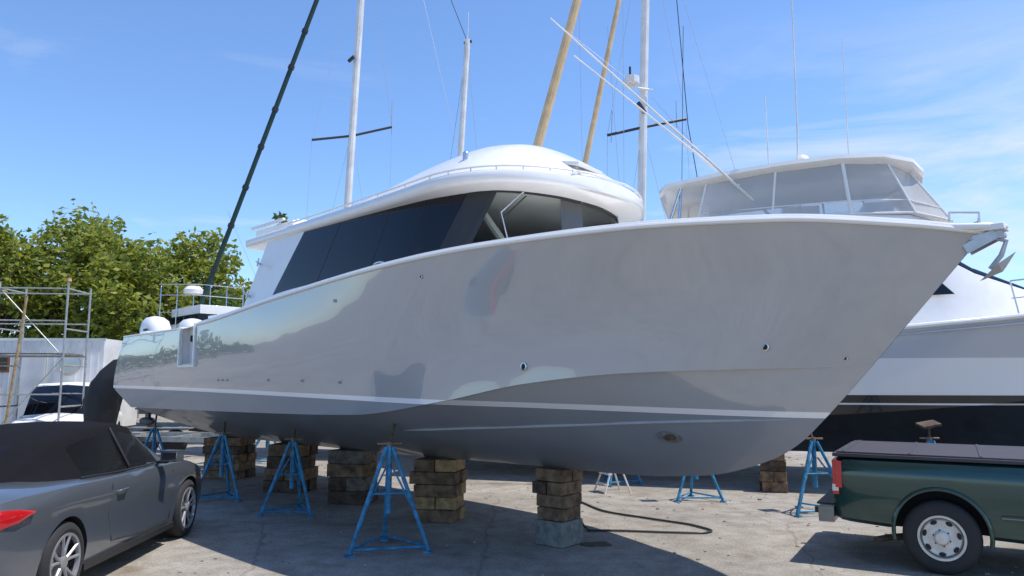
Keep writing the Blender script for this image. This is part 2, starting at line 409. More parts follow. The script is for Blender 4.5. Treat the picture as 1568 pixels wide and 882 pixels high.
it.box((-.35,0,3.30),(1.1,2.0,.12),0); it.box((-.5,0,3.42),(.4,1.7,.16),1); it.box((-1.5,.5,3.5),(.5,.5,.6),2); it.box((-1.5,-.5,3.5),(.5,.5,.6),2)
it.box((-1.9,0,2.95),(4.3,3.2,.06),0); it.box((-3.4,0,3.5),(.08,3.0,.8),0)
it.make('helm_interior',[M_white2,M_black,mat('seat_vinyl',(.7,.66,.6),.5)],boat,bevel=.02)
# roof
TC=-.43; TA=1.30; TW=1.72
ze=pchip([-4.8,-2,-.4,.5,.87],[4.07,4.10,4.14,4.19,4.20]); hd=pchip([-4.8,-4,-3,-2,-1.2,-.65,-.1,.3,.6,.87],[.10,.21,.39,.60,.74,.76,.66,.43,.2,.0])
wid=lambda t: TW if t<TC else max(.03,TW*max(0,1-((t-TC)/(TA+.004))**2.0)**.5)
ts=[-4.8+i*(4.8+TC)/24 for i in range(25)]+[TC+TA*math.sin(i/24*math.pi/2) for i in range(1,25)]
ny=40; rings=[]
for t in ts:
    wv=wid(t); e=ze(t); h=hd(t); r=[]
    s0=[(wv-.07 if wv>.2 else wv*.6,-.14),(wv-.015 if wv>.2 else wv*.9,-.12),(wv,-.09),(wv,-.02),(max(wv-.02,wv*.7),0)]
    r+=[(t,y,e+z) for y,z in s0]
    for j in range(1,ny):
        s=1-2*j/ny; q=max(0,1-(abs(s)/.93)**2.3)
        r.append((t,wv*s*.98,e+.006+h*q))
    r+=[(t,-y,e+z) for y,z in s0[::-1]]
    rings.append(r)
rf=B(); rf.loft(rings)
rf.make('hardtop_roof',[M_white],boat,angle=50)
rr=B()
pts=[(t,-(wid(t)-.03),ze(t)+.045) for t in ts if t>-3.6 and wid(t)>.3]; pts=pts+[(p[0],-p[1],p[2]) for p in pts[::-1]]
rr.tube(pts,.012)
for i in range(0,len(pts),3): rr.tube([(pts[i][0],pts[i][1],pts[i][2]-.06),pts[i]],.008)
rr.make('roof_handrail',[M_white],boat)
ab=B(); ab.box((-4.25,0,4.18),(1.15,3.1,.10),0); ab.box((-4.3,0,4.27),(.95,2.8,.05),0)
for sg in(-1,1): ab.box((-4.3,sg*1.62,4.25),(1.0,.05,.04),0)
ab.box((.50,-.15,4.42),(.40,.55,.05),0,(0,R(12),R(8))); ab.box((.46,-.15,4.35),(.3,.42,.12),0,(0,R(12),R(8)))
ab.tube([(-.3,-1.2,4.45),(-.3,-1.2,4.56)],.035,1,12)
for q_ in range(9): ab.box((.80-.012*q_*q_*.3,-.55+.10*q_,4.235),(.02,.07,.05),0)
ab.make('roof_fittings',[M_white,M_steel],boat,bevel=.015)
ck=B()
for sg in (-1,1):
    ck.box((-5.25,sg*1.72,2.86),(1.1,.2,.18),0)
    for (t,z) in ((-4.45,3.15),(-4.15,3.6)):
        ck.tube([(t,sg*1.76,z),(t+.02,sg*1.84,z+.02)],.018,1)
        ck.box((t,sg*1.82,z+.03),(.03,.02,.12),1,(0,R(20),0)); ck.box((t,sg*1.83,z+.03),(.09,.02,.02),1,(0,R(20),0))
ck.box((-5.6,0,2.86),(.2,3.2,.24),0); ck.box((-8.9,0,2.80),(.35,3.5,.10),0)
for t in (-.9,):
    b=pchip([p[0] for p in S],[p[1] for p in S])(t); z=pchip([p[0] for p in S],[p[2] for p in S])(t)
    ck.tube([(t-.10,-b+.05,z+.06),(t-.04,-b+.05,z+.075),(t+.04,-b+.05,z+.075),(t+.10,-b+.05,z+.06)],.011,1)
ck.make('cockpit_coaming_and_cleats',[M_white,M_steel],boat,bevel=.02)
pu=B(); pu.box((4.56,0,3.10),(.30,.18,.05),0); pu.tube([(4.3,-.2,3.13),(4.60,-.08,3.11),(4.70,0,3.1),(4.60,.08,3.11),(4.3,.2,3.13)],.028,0)
pu.make('bow_pulpit',[M_white],boat,bevel=.015)
an=B()
an.box((4.56,0,3.05),(.24,.09,.03),0,(0,R(-8),0)); an.box((4.54,-.05,3.0),(.24,.008,.08),0,(0,R(-25),0)); an.box((4.54,.05,3.0),(.24,.008,.08),0,(0,R(-25),0))
an.tube([(4.60,0,3.03),(4.70,0,2.99),(4.66,0,2.88),(4.58,0,2.78)],.02,0,8); an.add([(4.76,0,2.90),(4.66,-.13,2.80),(4.50,0,2.69),(4.66,.13,2.80),(4.66,0,2.75)],[[0,1,4],[1,2,4],[2,3,4],[3,0,4],[0,1,3],[1,2,3]],0)
an.lathe([(.03,-.05),(.03,.05)],Matrix.Translation((4.67,0,3.04))@Euler((R(90),0,0)).to_matrix().to_4x4(),0,16)
an.make('anchor_and_roller',[mat('galvanised_anchor',(.50,.51,.53),.4,.6,var=.2)],boat)
for b_ in (1.15,.4,-.4,-1.15):
    ob=B(); secs=[]
    for z,lx,wy,ox in [(2.55,.26,.17,.0),(2.62,.34,.22,.0),(2.8,.40,.25,.0),(3.0,.40,.25,-.01),(3.14,.34,.22,-.03),(3.22,.22,.15,-.05),(3.25,.08,.05,-.05)]:
        secs.append([( -10.0+ox+lx*math.copysign(abs(math.cos(a))**.7,math.cos(a)),-b_+wy*math.copysign(abs(math.sin(a))**.7,math.sin(a)),z) for a in [2*math.pi*k/24 for k in range(24)]])
    ob.loft(secs,0)
    ob.box((-10.1,-b_,2.2),(.26,.16,.8),0); ob.box((-10.15,-b_,1.6),(.34,.10,.7),1); ob.box((-10.2,-b_,1.35),(.6,.28,.03),1)
    ob.tube([(-9.8,-b_,1.1),(-9.95,-b_,1.1),(-10.35,-b_,1.1),(-10.5,-b_,1.1)],[.02,.09,.08,.04],1,12)
    ob.box((-10.12,-b_,1.2),(.2,.05,.3),1); ob.box((-9.75,-b_,2.35),(.4,.2,.25),1)
    ob.box((-9.85,-b_-.252,2.95),(.22,.006,.05),1)
    ob.make('outboard_engine',[M_white,M_black],boat,bevel=.012)

# ------------------------------------------------------------------ keel blocks
def blocks(x,y,ztop,w,d,rz,mats,conc=False,lay=None):
    root=empty('keel_block_stack',(x,y,0),rz)
    n=lay or max(4,round(ztop/.19)); h=ztop/n
    for i in range(n):
        along=(i%3==1)
        if conc and i<2:
            if i==0:
                bb=B(); bb.box((0,0,h-.002),(w,d,2*h-.01)); bb.make('concrete_pier_block',[M_conc],root,bevel=.012)
            continue
        ww=w*random.uniform(.90,1.05)
        for k in (-1,1):
            bb=B(); jx=random.uniform(-.03,.03)
            if along: bb.box((k*ww*.25+jx*.3,jx,(i+.5)*h),(ww*.485,d*random.uniform(.95,1.12),h-.007),0,(0,0,random.uniform(-.03,.03)))
            else: bb.box((jx,k*d*.26,(i+.5)*h),(ww*random.uniform(.94,1.06),d*.48,h-.007),0,(0,0,random.uniform(-.04,.04)))
            bb.make('timber_%d'%(i+1),[mats[random.randrange(len(mats))]],root,bevel=.009,smooth=False)
W=M_wood
blocks(.56,9.05,.885,.40,.42,R(-40),[W[0],W[1],W[1]],conc=True,lay=6)
blocks(-1.02,10.6,.84,.62,.5,R(-12),[W[1],W[2],W[2]],lay=5)
blocks(-2.55,12.1,.83,.62,.55,R(-10),[W[0],W[3],W[1],W[1]],lay=4)
blocks(-3.9,13.35,.82,.72,.55,R(-12),[W[0],W[1],W[1]],lay=4)
blocks(-5.7,15.2,.80,.85,.6,R(-12),[W[0],W[1]],lay=5)
blocks(4.6,13.3,.72,.42,.4,R(-20),[W[0],W[1]],lay=4)

# ------------------------------------------------------------------ jack stands
M_hand=mat('rust_orange_handle',(.25,.15,.09),.7,var=.3)
def stand(x,y,apex,pad,r=.48,rz=0,tilt=(0,0)):
    root=empty('boat_jack_stand',(x,y,0),rz)
    s=B(); feet=[(r*math.cos(a),r*math.sin(a),.025) for a in (R(90),R(210),R(330))]
    for f in feet:
        dx,dy=f[0]/r,f[1]/r
        s.tube([f,(dx*.045,dy*.045,apex-.02)],.024,0); s.tube([(dx*.045,dy*.045,apex-.25),(f[0]*.62,f[1]*.62,apex*.40)],.012,0,6)
        s.box((f[0],f[1],.012),(.09,.09,.02),0,(0,0,math.atan2(f[1],f[0])))
    for i in range(3):
        a=feet[i];b=feet[(i+1)%3]
        s.tube([(a[0]*.97,a[1]*.97,.07),(b[0]*.97,b[1]*.97,.07)],.014,0,6)
        q=.45; s.tube([(a[0]*q,a[1]*q,apex*.55),(b[0]*q,b[1]*q,apex*.55)],.010,0,6)
    s.tube([(0,0,apex*.35),(0,0,apex)],.034,0,12)
    s.tube([(0,0,apex-.02),(tilt[0]*.6,tilt[1]*.6,pad-.06)],.018,1,10)
    s.tube([(-.14,.02,apex+.02),(.14,-.02,apex+.02)],.013,2,6); s.tube([(0,0,apex),(0,0,apex+.04)],.035,2,10)
    s.box((tilt[0],tilt[1],pad-.03),(.28,.22,.035),3,(R(14),R(-10),0)); s.tube([(tilt[0]*.6,tilt[1]*.6,pad-.10),(tilt[0],tilt[1],pad-.035)],.03,1,8)
    s.make('tripod_frame',[M_blue,M_rust,M_hand,M_wood[0]],root)
stand(-1.42,8.72,1.17,1.56,.50,R(14),(.12,.1))
stand(-3.2,11.0,1.05,1.50,.42,R(-4),(.03,.08))
stand(-4.75,12.35,1.05,1.48,.42,R(2),(.03,.08))
stand(-7.1,14.9,1.0,1.50,.42,R(20),(.05,.05))
stand(4.45,11.1,1.05,1.35,.50,R(8),(.0,.2))
stand(6.45,11.6,1.02,1.28,.45,R(0))
stand(3.0,12.3,.95,1.6,.42,R(0),(-.1,-.1))
stand(-5.8,17.8,1.0,1.5,.42,R(10))
stand(2.0,14.2,.95,1.5,.42,R(30))

# ------------------------------------------------------------------ wheels / vehicles
def wheel(bd,c,Rr,s,width=.22,style='car',mi=(0,1,2)):
    M_=Matrix.Translation(c)@Euler((R(-90*s),0,0)).to_matrix().to_4x4()
    w2=width/2
    k=.70 if style=='car' else .60
    bd.lathe([(k*Rr,w2-.02),(k*Rr+.012,w2),(.80*Rr,w2+.008),(.93*Rr,w2-.006),(.985*Rr,w2-.03),(Rr,w2-.06),(Rr,-w2+.06),(.93*Rr,-w2),(k*Rr,-w2)],M_,mi[0],40,'end')
    bd.lathe([(k*Rr+.004,w2-.004),(k*Rr-.012,w2-.002),(k*Rr-.02,w2-.03),(k*Rr-.03,w2-.09),(.06,w2-.10)],M_,mi[2],40,'end')
    ring=[(k*Rr+.006,w2-.012),(k*Rr+.004,w2+.004),(k*Rr-.018,w2+.002),(k*Rr-.024,w2-.03)]
    bd.lathe(ring,M_,mi[1],40,False)
    if style=='car':
        bd.lathe([(.15,w2-.09),(.15,w2-.08),(.05,w2-.078)],M_,mi[1],30,'end')
        for q in range(5):
            a=2*math.pi*q/5+.3
            for da in (-.17,.17):
                p0=M_@Vector((.04*math.cos(a),.04*math.sin(a),w2-.03)); p1=M_@Vector(((k*Rr-.012)*math.cos(a+da*1.4),(k*Rr-.012)*math.sin(a+da*1.4),w2-.008))
                bd.tube([p0,p0.lerp(p1,.5),p1],[.02,.013,.015],mi[1],6)
        bd.lathe([(.055,w2-.05),(.055,w2-.01),(.04,w2)],M_,mi[1],20,'end')
    else:
        bd.lathe([(k*Rr-.02,w2-.05),(k*Rr-.045,w2-.012),(.16*Rr+.08,w2-.022),(.08,w2-.012),(.055,w2+.015),(.01,w2+.018)],M_,mi[1],40,'end')
        for q in range(7):
            a=2*math.pi*q/7+.2; rr_=Rr*.44
            Mh=M_@Matrix.Translation((rr_*math.cos(a),rr_*math.sin(a),w2-.03))@Matrix.Rotation(a,4,'Z')@Matrix.Diagonal((.8,1.3,1,1))
            bd.lathe([(.026,0),(.026,.019)],Mh,mi[2],14)
        for q in range(6):
            a=2*math.pi*q/6-.32
            Mh=M_@Matrix.Translation((.078*math.cos(a),.078*math.sin(a),w2-.02)); bd.lathe([(.009,0),(.009,.016)],Mh,mi[2],8)

def body(xs,Wd,zbv,zs,zd,nst,mi=0):
    fW=pchip(xs,Wd);fb=pchip(xs,zbv);fs=pchip(xs,zs);fd=pchip(xs,zd)
    rings=[]
    for i in range(nst+1):
        u=.5-.5*math.cos(math.pi*i/nst)
        x=lerp(xs[0],xs[-1],.35*u+.65*i/nst); w_=fW(x);zb_=fb(x);s=fs(x);d=fd(x)
        h=[(0,zb_),(w_-.14,zb_),(w_-.045,zb_+.05),(w_-.014,lerp(zb_,s,.32)),(w_-.010,lerp(zb_,s,.55)),(w_,lerp(zb_,s,.78)),(w_-.012,lerp(zb_,s,.86)),(w_-.05,lerp(zb_,s,.965)),(w_-.10,s),(w_*.6,lerp(s,d,.75)),(w_*.3,lerp(s,d,.95))]
        rings.append([(x,y,z) for y,z in h]+[(x,0,d)]+[(x,-y,z) for y,z in h[:0:-1]])
    bd=B(); bd.loft(rings,mi); return bd
def cyl_cut(c,r,w_,mats_):
    cc=B(); cc.lathe([(r,-w_/2),(r,w_/2)],Matrix.Translation(c)@Euler((R(90),0,0)).to_matrix().to_4x4(),0,40); return cc.make('cut',mats_,None,smooth=True)

M_carpaint=mat('car_paint_grey_metallic',(.125,.14,.16),.28,.45,var=.03,coat=1,scale=60)
M_fabric=mat('black_soft_top_fabric',(.010,.010,.012),.95,bump=.25,bscale=180,spec=.1)
M_red=mat('tail_light_red',(.55,.008,.012),.12,coat=1,var=.1)
M_rim=mat('alloy_rim',(.34,.34,.35),.3,.4)
M_chrome=mat('chrome_trim',(.7,.7,.7),.1,1)

car=empty('parked_convertible_car',(-4.86,7.95,0),R(93.4))
car.scale=(1.03,1.0,1.04)
cb=body([-2.36,-2.30,-2.15,-1.9,-1.4,-.6,.3,1.0,1.5,2.0,2.25,2.36],
        [.66,.78,.855,.90,.925,.915,.908,.910,.915,.86,.76,.60],
        [.42,.30,.24,.20,.18,.17,.17,.17,.18,.2,.24,.3],
        [.80,.90,.955,.975,.975,.95,.935,.925,.88,.78,.68,.60],
        [.84,.97,1.02,1.03,1.03,.99,.97,1.0,.96,.85,.73,.62],64)
co=cb.make('body',[M_carpaint,M_hole],car,angle=40)
cuts=[]
bpy.context.view_layer.update()
WX=(-1.33,1.42)
for x in WX:
    for sg in (-1,1):
        c=cyl_cut((x,sg*.80,.335),.372,.40,[M_hole]); c.parent=car; cuts.append(c)
boolcut(co,cuts)
wb=B()
for x in WX:
    for sg in (-1,1): wheel(wb,(x,sg*.805,.335),.335,sg)
wb.make('wheels',[M_rubber,M_rim,M_hole],car)
stn=[(-1.62,1.00,.60,1.02,.50),(-1.35,1.0,.74,1.15,.52),(-1.05,.99,.78,1.27,.54),(-.7,.98,.80,1.355,.56),(-.3,.965,.81,1.40,.575),(.1,.96,.81,1.405,.58),(.42,.955,.80,1.37,.57),(.72,.96,.79,1.19,.61),(1.08,.975,.76,1.0,.68)]
sf=[pchip([s[0] for s in stn],[s[k] for s in stn]) for k in range(5)]
xs_=sorted(set([-1.62+i*(2.70/36) for i in range(37)]+[-.86,.42])); rings=[]
for x in xs_:
    zb_,wb_,zt,wt=[sf[k](x) for k in (1,2,3,4)]
    mid=[(lerp(wb_,wt,f),lerp(zb_-.04,zt-.045,f)) for f in (0,.12,.5,.88)]
    h=mid+[(wt-.015,zt-.025),(wt-.10,zt),(wt*.45,zt+.015)]
    rings.append([(x,y,z) for y,z in h]+[(x,0,zt+.02)]+[(x,-y,z) for y,z in h[::-1]])
def cm(i,j):
    x=(xs_[i]+xs_[i+1])/2; k=j if j<7 else 13-j
    if k in (1,2) and -.86<x<.80: return 1
    if k>=4 and x>.46: return 1
    if k>=6 and -1.5<x<-1.12: return 1
    if x>.46: return 2
    return 0
cbn=B(); cbn.loft(rings,cm,closed=True); cbn.make('soft_top_and_glass',[M_fabric,M_carglass,M_carpaint],car,angle=50)
sb=B()
for sg in (-1,1):
    sb.box((.05,sg*.38,.78),(.5,.5,.25)); sb.box((-.25,sg*.38,1.0),(.14,.48,.5),0,(0,R(-12),0)); sb.box((-.31,sg*.38,1.24),(.09,.26,.16),0)
sb.box((.75,0,.93),(.35,1.35,.12)); sb.tube([(.50,.38+.17*math.cos(a),1.0+.17*math.sin(a)) for a in [2*math.pi*k/16 for k in range(17)]],.015)
sb.make('seats_and_dash',[M_black],car,bevel=.03)
tri=B()
for sg in (-1,1):
    tri.tube([(x,sg*(sf[2](x)+.012),sf[1](x)-.01) for x in [-.95+i*.1 for i in range(19)]],.010,0)
    tri.tube([(.0,sg*.80,.98),(-.03,sg*.585,1.36)],.016,0)
    fw=.908
    tri.tube([(-.55,sg*(fw+.002),.88),(-.60,sg*(fw-.004),.6),(-.48,sg*(fw-.014),.34)],.004,0,6)
    tri.tube([(.92,sg*(fw-.008),.84),(.95,sg*(fw-.010),.6),(.90,sg*(fw-.02),.30)],.004,0,6)
    tri.tube([(-.48,sg*(fw-.014),.34),(.3,sg*(fw-.02),.27),(.90,sg*(fw-.02),.30)],.004,0,6)
    tri.tube([(-.47,sg*(fw+.0),.79),(-.45,sg*(fw+.035),.795),(-.29,sg*(fw+.035),.795),(-.27,sg*(fw+.0),.79)],.012,1,8)
    tri.box((0,sg*.885,.22),(2.0,.05,.06),0)
    tri.box((.62,sg*1.0,1.02),(.14,.20,.12),1,(0,0,R(10)*sg)); tri.box((.545,sg*1.0,1.02),(.01,.17,.09),3,(0,0,R(10)*sg)); tri.box((.66,sg*.88,.95),(.07,.12,.03),0)
    tri.tube([(-2.36,sg*.55,.27),(-2.46,sg*.55,.27)],.05,3,14)
    tri.box((-2.27,sg*.70,.42),(.10,.22,.20),0)
tri.box((-2.33,0,.34),(.09,1.3,.14),0); tri.box((-2.40,0,.72),(.03,.50,.12),4)
tri.make('trim_mirrors_handles',[M_black,M_carpaint,M_hole,M_chrome,M_white2],car,bevel=.012)
tl=B()
for sg in (-1,1):
    rings=[]
    for (x,y,h_) in [(-2.385,.40,.05),(-2.365,.55,.08),(-2.31,.72,.095),(-2.19,.832,.09),(-2.02,.895,.06),(-1.86,.915,.012)]:
        zc=.815+.02*(x+2.38)/.5; rings.append([(x-.012,sg*(y+.012),zc-h_*.8),(x-.03*(1 if x<-2.2 else .2),sg*(y+.026),zc),(x-.012,sg*(y+.012),zc+h_*.8),(x+.06,sg*(y-.06),zc+h_*.7),(x+.06,sg*(y-.06),zc-h_*.7)])
    tl.loft(rings,0)
tl.make('tail_lights',[M_red],car)

# ---- pickup truck
M_green=mat('dark_green_truck_paint',(.006,.048,.040),.2,.2,var=.06,coat=1)
truck=empty('pickup_truck',(4.76,8.41,0),R(-30.7)); truck.scale=(.97,1,.99)
tb=body([-1.02,-.98,-.8,0,1.4,1.9,3.2,3.8,4.6,4.9,5.0],[.86,.91,.94,.945,.945,.945,.94,.94,.92,.84,.7],[.46,.44,.42,.38,.34,.34,.34,.35,.38,.4,.45],
   [1.08,1.10,1.11,1.11,1.11,1.10,1.08,1.06,1.02,.98,.9],[1.09,1.11,1.12,1.12,1.12,1.12,1.12,1.12,1.08,1.02,.92],60)
to=tb.make('body_and_bed',[M_green,M_hole],truck,angle=40); cuts=[]
for x in (0,3.75):
    for sg in (-1,1): c=cyl_cut((x,sg*.85,.40),.43,.5,[M_hole]); c.parent=truck; cuts.append(c)
boolcut(to,cuts)
wb=B()
for x in (0,3.75):
    for sg in (-1,1): wheel(wb,(x,sg*.83,.362),.362,sg,.25,'truck')
wb.make('wheels',[M_rubber,mat('cast_alloy_wheel',(.62,.60,.56),.35,.25,dirt=.12,scale=12),M_hole],truck)
fl=B()
for x in (0,3.75):
    for sg in (-1,1):
        fl.tube([(x+.440*math.cos(a),sg*.940,.40+.440*math.sin(a)) for a in [R(-12+i*8.5) for i in range(25)]],.022,0,8)
fl.make('wheel_arch_flares',[M_green],truck)
tt=B()
tt.box((.48,0,1.135),(2.98,1.80,.035),0); tt.box((.48,0,1.16),(2.90,1.72,.02),0)
for q_ in range(5): tt.box((-.9+.65*q_,0,1.172),(.03,1.70,.012),0)
for sg in (-1,1):
    tt.box((-.985,sg*.86,.90),(.06,.13,.36),1); tt.box((-.955,sg*.918,.93),(.07,.02,.28),1); tt.box((-.99,sg*.86,.79),(.065,.135,.07),2)
    tt.box((2.0,sg*.940,.72),(.01,.006,.68),3)
    tt.box((.98,sg*.942,.60),(.9,.016,.045),7); tt.box((2.5,sg*.942,.60),(1.6,.016,.045),7)
    tt.box((.98,sg*.944,.60),(.9,.016,.012),4); tt.box((2.5,sg*.944,.60),(1.6,.016,.012),4)
tt.box((-1.10,0,.50),(.16,1.84,.16),4); tt.box((-1.12,0,.585),(.2,1.5,.02),3); tt.box((-1.03,0,.85),(.02,1.45,.40),5)
tt.box((-1.045,0,.90),(.02,.26,.07),3); tt.box((-1.25,0,.40),(.22,.07,.07),3)
tt.tube([(-.3,-.62,.30),(-.5,-.72,.28),(-.62,-.86,.27)],.035,6,10)
tt.tube([(-.6,0,.33),(3.9,0,.33)],.05,3,8); tt.box((0,0,.36),(.1,1.5,.1),3)
tt.make('tonneau_cover_bumper_lights',[mat('vinyl_tonneau',(.045,.04,.052),.6,bump=.3),M_red,M_white2,M_black,mat('dull_chrome_bumper',(.25,.25,.25),.3,.8),M_green,M_rust,M_green],truck,bevel=.012)
rings=[]
for x,zt,wt in [(2.05,1.12,.80),(2.12,1.5,.74),(2.3,1.74,.68),(2.8,1.78,.66),(3.2,1.76,.66),(3.45,1.6,.70),(3.85,1.12,.80)]:
    h=[(.86,1.08),(lerp(.86,wt,.9),lerp(1.08,zt,.9)),(wt-.05,zt),(wt*.5,zt+.02)]
    rings.append([(x,y,z) for y,z in h]+[(x,-y,z) for y,z in h[::-1]])
cbn=B(); cbn.loft(rings,lambda i,j:(1 if (j in(0,6) and 0<i<5) or (i in (0,5) and j in(1,2,3,4,5)) else 0)); cbn.make('cab',[M_green,M_carglass],truck,bevel=.01)

# ------------------------------------------------------------------ neighbouring sportfish boat (right)
nb=empty('flybridge_boat',(7.56,14.82,0),R(-16.3))
def nb_mat():
    m,nt,p,N,L=newmat('two_tone_hull_paint'); p.inputs['Roughness'].default_value=.2; p.inputs['Coat Weight'].default_value=.5
    tc=N.new('ShaderNodeTexCoord'); sp=N.new('ShaderNodeSeparateXYZ'); L.new(tc.outputs['Object'],sp.inputs[0])
    cr=N.new('ShaderNodeValToRGB'); cr.color_ramp.interpolation='CONSTANT'; e=cr.color_ramp.elements
    st=[(0,(.012,.012,.014)),(1.50/4,(.7,.7,.7)),(1.525/4,(.012,.012,.014)),(1.66/4,(.8,.79,.77)),(2.30/4,(.50,.50,.51))]
    while len(e)<len(st): e.new(.5)
    for i,(pp,cc) in enumerate(st): e[i].position=pp; e[i].color=(*cc,1)
    mm=N.new('ShaderNodeMath'); mm.operation='DIVIDE'; mm.inputs[1].default_value=4; L.new(sp.outputs['Z'],mm.inputs[0]); L.new(mm.outputs[0],cr.inputs['Fac']); L.new(cr.outputs['Color'],p.inputs['Base Color'])
    return m
nh=B(); nt_,nbt=hull(nh,[(-9,2.0,2.35),(-4,2.1,2.55),(0,2.1,2.86),(2,2.0,3.04),(5,1.3,3.4),(7.6,0,3.75)],[(-9,1.9,1.2),(-3,1.95,1.25),(1,1.75,1.5),(4,.9,1.9),(6,0,2.1)],[(-9,.55),(0,.5),(3,.6),(5,1.2),(6,2.1)],nu=60)
nh.make('hull',[nb_mat(),M_white],nb)
tq=B()
for sg in (-1,1):
    tq.tube([(r[-1][0],sg*(r[-1][1]+.01),r[-1][2]) for r in nt_],.045,0)
    tq.tube([(r[-1][0],sg*(r[-1][1]+.012),r[-1][2]-.12) for r in nt_ if r[-1][0]<6.5],.014,1)
    pts=[(r[-1][0],sg*max(0,r[-1][1]-.12),r[-1][2]+.62) for r in nt_ if r[-1][0]>1.5]
    tq.tube(pts,.016,1); tq.tube([(p[0],p[1],p[2]-.3) for p in pts],.010,1)
    for i in range(0,len(pts),3): tq.tube([(pts[i][0]+.1,pts[i][1],pts[i][2]-.62),pts[i]],.014,1)
tq.make('rubrail_and_bow_rail',[M_white,M_steel],nb)
def prism(bd,secs,mi):
    rings=[[(t,-wb_,zb_),(t,-lerp(wb_,wt,.9),lerp(zb_,zt,.9)),(t,-wt+.08,zt),(t,0,zt+.05),(t,wt-.08,zt),(t,lerp(wb_,wt,.9),lerp(zb_,zt,.9)),(t,wb_,zb_)] for t,wb_,zb_,wt,zt in secs]
    bd.loft(rings,mi)
ns=B()
prism(ns,[(-4.6,1.75,2.5,1.6,4.4),(-4.5,1.75,2.5,1.6,4.5),(-1,1.75,2.7,1.6,4.5),(.6,1.65,2.8,1.5,4.35),(1.2,1.6,2.8,1.4,3.95),(2.4,1.4,2.9,1.1,3.45),(4.2,.95,3.1,.6,3.5),(5.4,.5,3.3,.25,3.5)],lambda i,j: 1 if (i in(3,4) and 0<j<5) else 0)
prism(ns,[(-3.9,1.55,4.45,1.6,4.95),(-3.8,1.6,4.45,1.68,5.0),(-1,1.6,4.45,1.68,5.05),(.2,1.5,4.45,1.5,5.0),(.9,1.2,4.4,1.1,4.85),(1.4,.6,4.4,.5,4.6)],0)
for sg in (-1,1):
    ns.add([(-3.9,sg*1.735,3.35),(-3.6,sg*1.66,4.15),(.2,sg*1.62,4.1),(.8,sg*1.66,3.45)],[[0,1,2,3]],1)
ns.make('cabin_and_bridge',[M_white,M_darkglass],nb,bevel=.03)
rings=[]
for t,wv,z in [(-4.35,1.2,5.88),(-4.2,1.5,5.93),(-3.2,1.7,6.03),(-2,1.75,6.14),(-1,1.72,6.20),(-.2,1.6,6.20),(.35,1.35,6.12),(.62,.95,6.0),(.70,.5,5.93)]:
    rings.append([(t,-wv+.1,z-.20),(t,-wv,z-.13),(t,-wv+.02,z-.05),(t,-wv+.2,z),(t,0,z+.06),(t,wv-.2,z),(t,wv-.02,z-.05),(t,wv,z-.13),(t,wv-.1,z-.20)])
ht=B(); ht.loft(rings,0); ht.make('flybridge_hardtop',[M_white],nb,angle=40)
en=B(); ef=B()
ring_b=[(-3.6,-1.62,4.98),(-2.2,-1.64,5.0),(-.8,-1.62,5.02),(.3,-1.5,5.0),(1.0,-1.05,4.9),(1.3,0,4.85),(1.0,1.05,4.9),(.3,1.5,5.0),(-.8,1.62,5.02),(-3.6,1.62,4.98)]
ring_t=[(-3.4,-1.5,5.83),(-2.1,-1.6,5.95),(-.9,-1.58,6.02),(-.1,-1.42,6.0),(.35,-1.0,5.9),(.5,0,5.85),(.35,1.0,5.9),(-.1,1.42,6.0),(-.9,1.58,6.02),(-3.4,1.5,5.83)]
for i in range(len(ring_b)-1):
    en.add([ring_b[i],ring_b[i+1],ring_t[i+1],ring_t[i]],[[0,1,2,3]],0)
for i in range(len(ring_b)):
    ef.tube([ring_b[i],ring_t[i]],.022 if i!=2 else .035,0)
    if i<len(ring_b)-1:
        ef.tube([ring_b[i],ring_b[i+1]],.022,0); ef.tube([ring_t[i],ring_t[i+1]],.03,0)
        m0=Vector(ring_b[i]).lerp(Vector(ring_t[i]),.25); m1=Vector(ring_b[i+1]).lerp(Vector(ring_t[i+1]),.25); ef.tube([m0,m1],.012,0)
ef.tube([(-4.0,-1.5,4.6),(-3.9,-1.4,5.8)],.03,1); ef.tube([(-4.3,-1.5,4.6),(-3.9,-1.45,5.8)],.03,1); ef.tube([(-4.0,1.5,4.6),(-3.9,1.4,5.8)],.03,1)
ef.box((-1.6,0,5.15),(.7,1.6,.5),0); ef.box((-.2,-.2,5.15),(.5,1.6,.4),0); ef.tube([(.9,-1.3,5.0),(1.5,-.9,5.05),(1.75,0,5.05),(1.5,.9,5.05)],.02,1); ef.tube([(.9,-1.3,4.8),(.9,-1.3,5.0)],.02,1); ef.tube([(1.5,-.9,4.5),(1.5,-.9,5.05)],.02,1)
en.make('clear_vinyl_enclosure',[M_vinyl],nb,recalc=False,smooth=False)
ef.make('enclosure_frame_and_console',[M_white,M_steel],nb)
nbi=Matrix.Translation((7.56,14.82,0))@Matrix.Rotation(R(-16.3),4,'Z'); nbi=nbi.inverted()
def L_(p): return nbi@Vector(p)
og=B()
og.tube([L_((.77,14,9.14)),L_((5.0,14,5.1))],[.015,.03],0); og.tube([L_((1.35,15.3,8.95)),L_((4.35,15.2,6.35))],[.015,.028],0)
for k in range(1,7):
    f=k/7; a=Vector((.77,14,9.14)).lerp(Vector((5.0,14,5.1)),f); og.tube([L_(a+Vector((0,0,-.04))),L_(a+Vector((.03,0,.05)))],.014,0,6)
og.tube([L_((.77,14,9.14)),L_((2.9,14.6,7.7)),L_((4.35,15.2,6.35))],.005,1,4)
og.tube([L_((5.0,14,5.1)),L_((5.15,14,4.9))],.05,1)
og.tube([L_((5.54,13.9,4.6)),L_((5.54,13.9,5.9)),L_((5.57,13.9,6.8)),L_((5.6,13.9,11))],[.025,.02,.015,.01],0)
og.tube([L_((7.06,15,6.1)),L_((7.07,15,9.2))],[.015,.008],0); og.tube([L_((5.2,14.5,6.0)),L_((5.18,14.5,7.7))],[.014,.01],0)
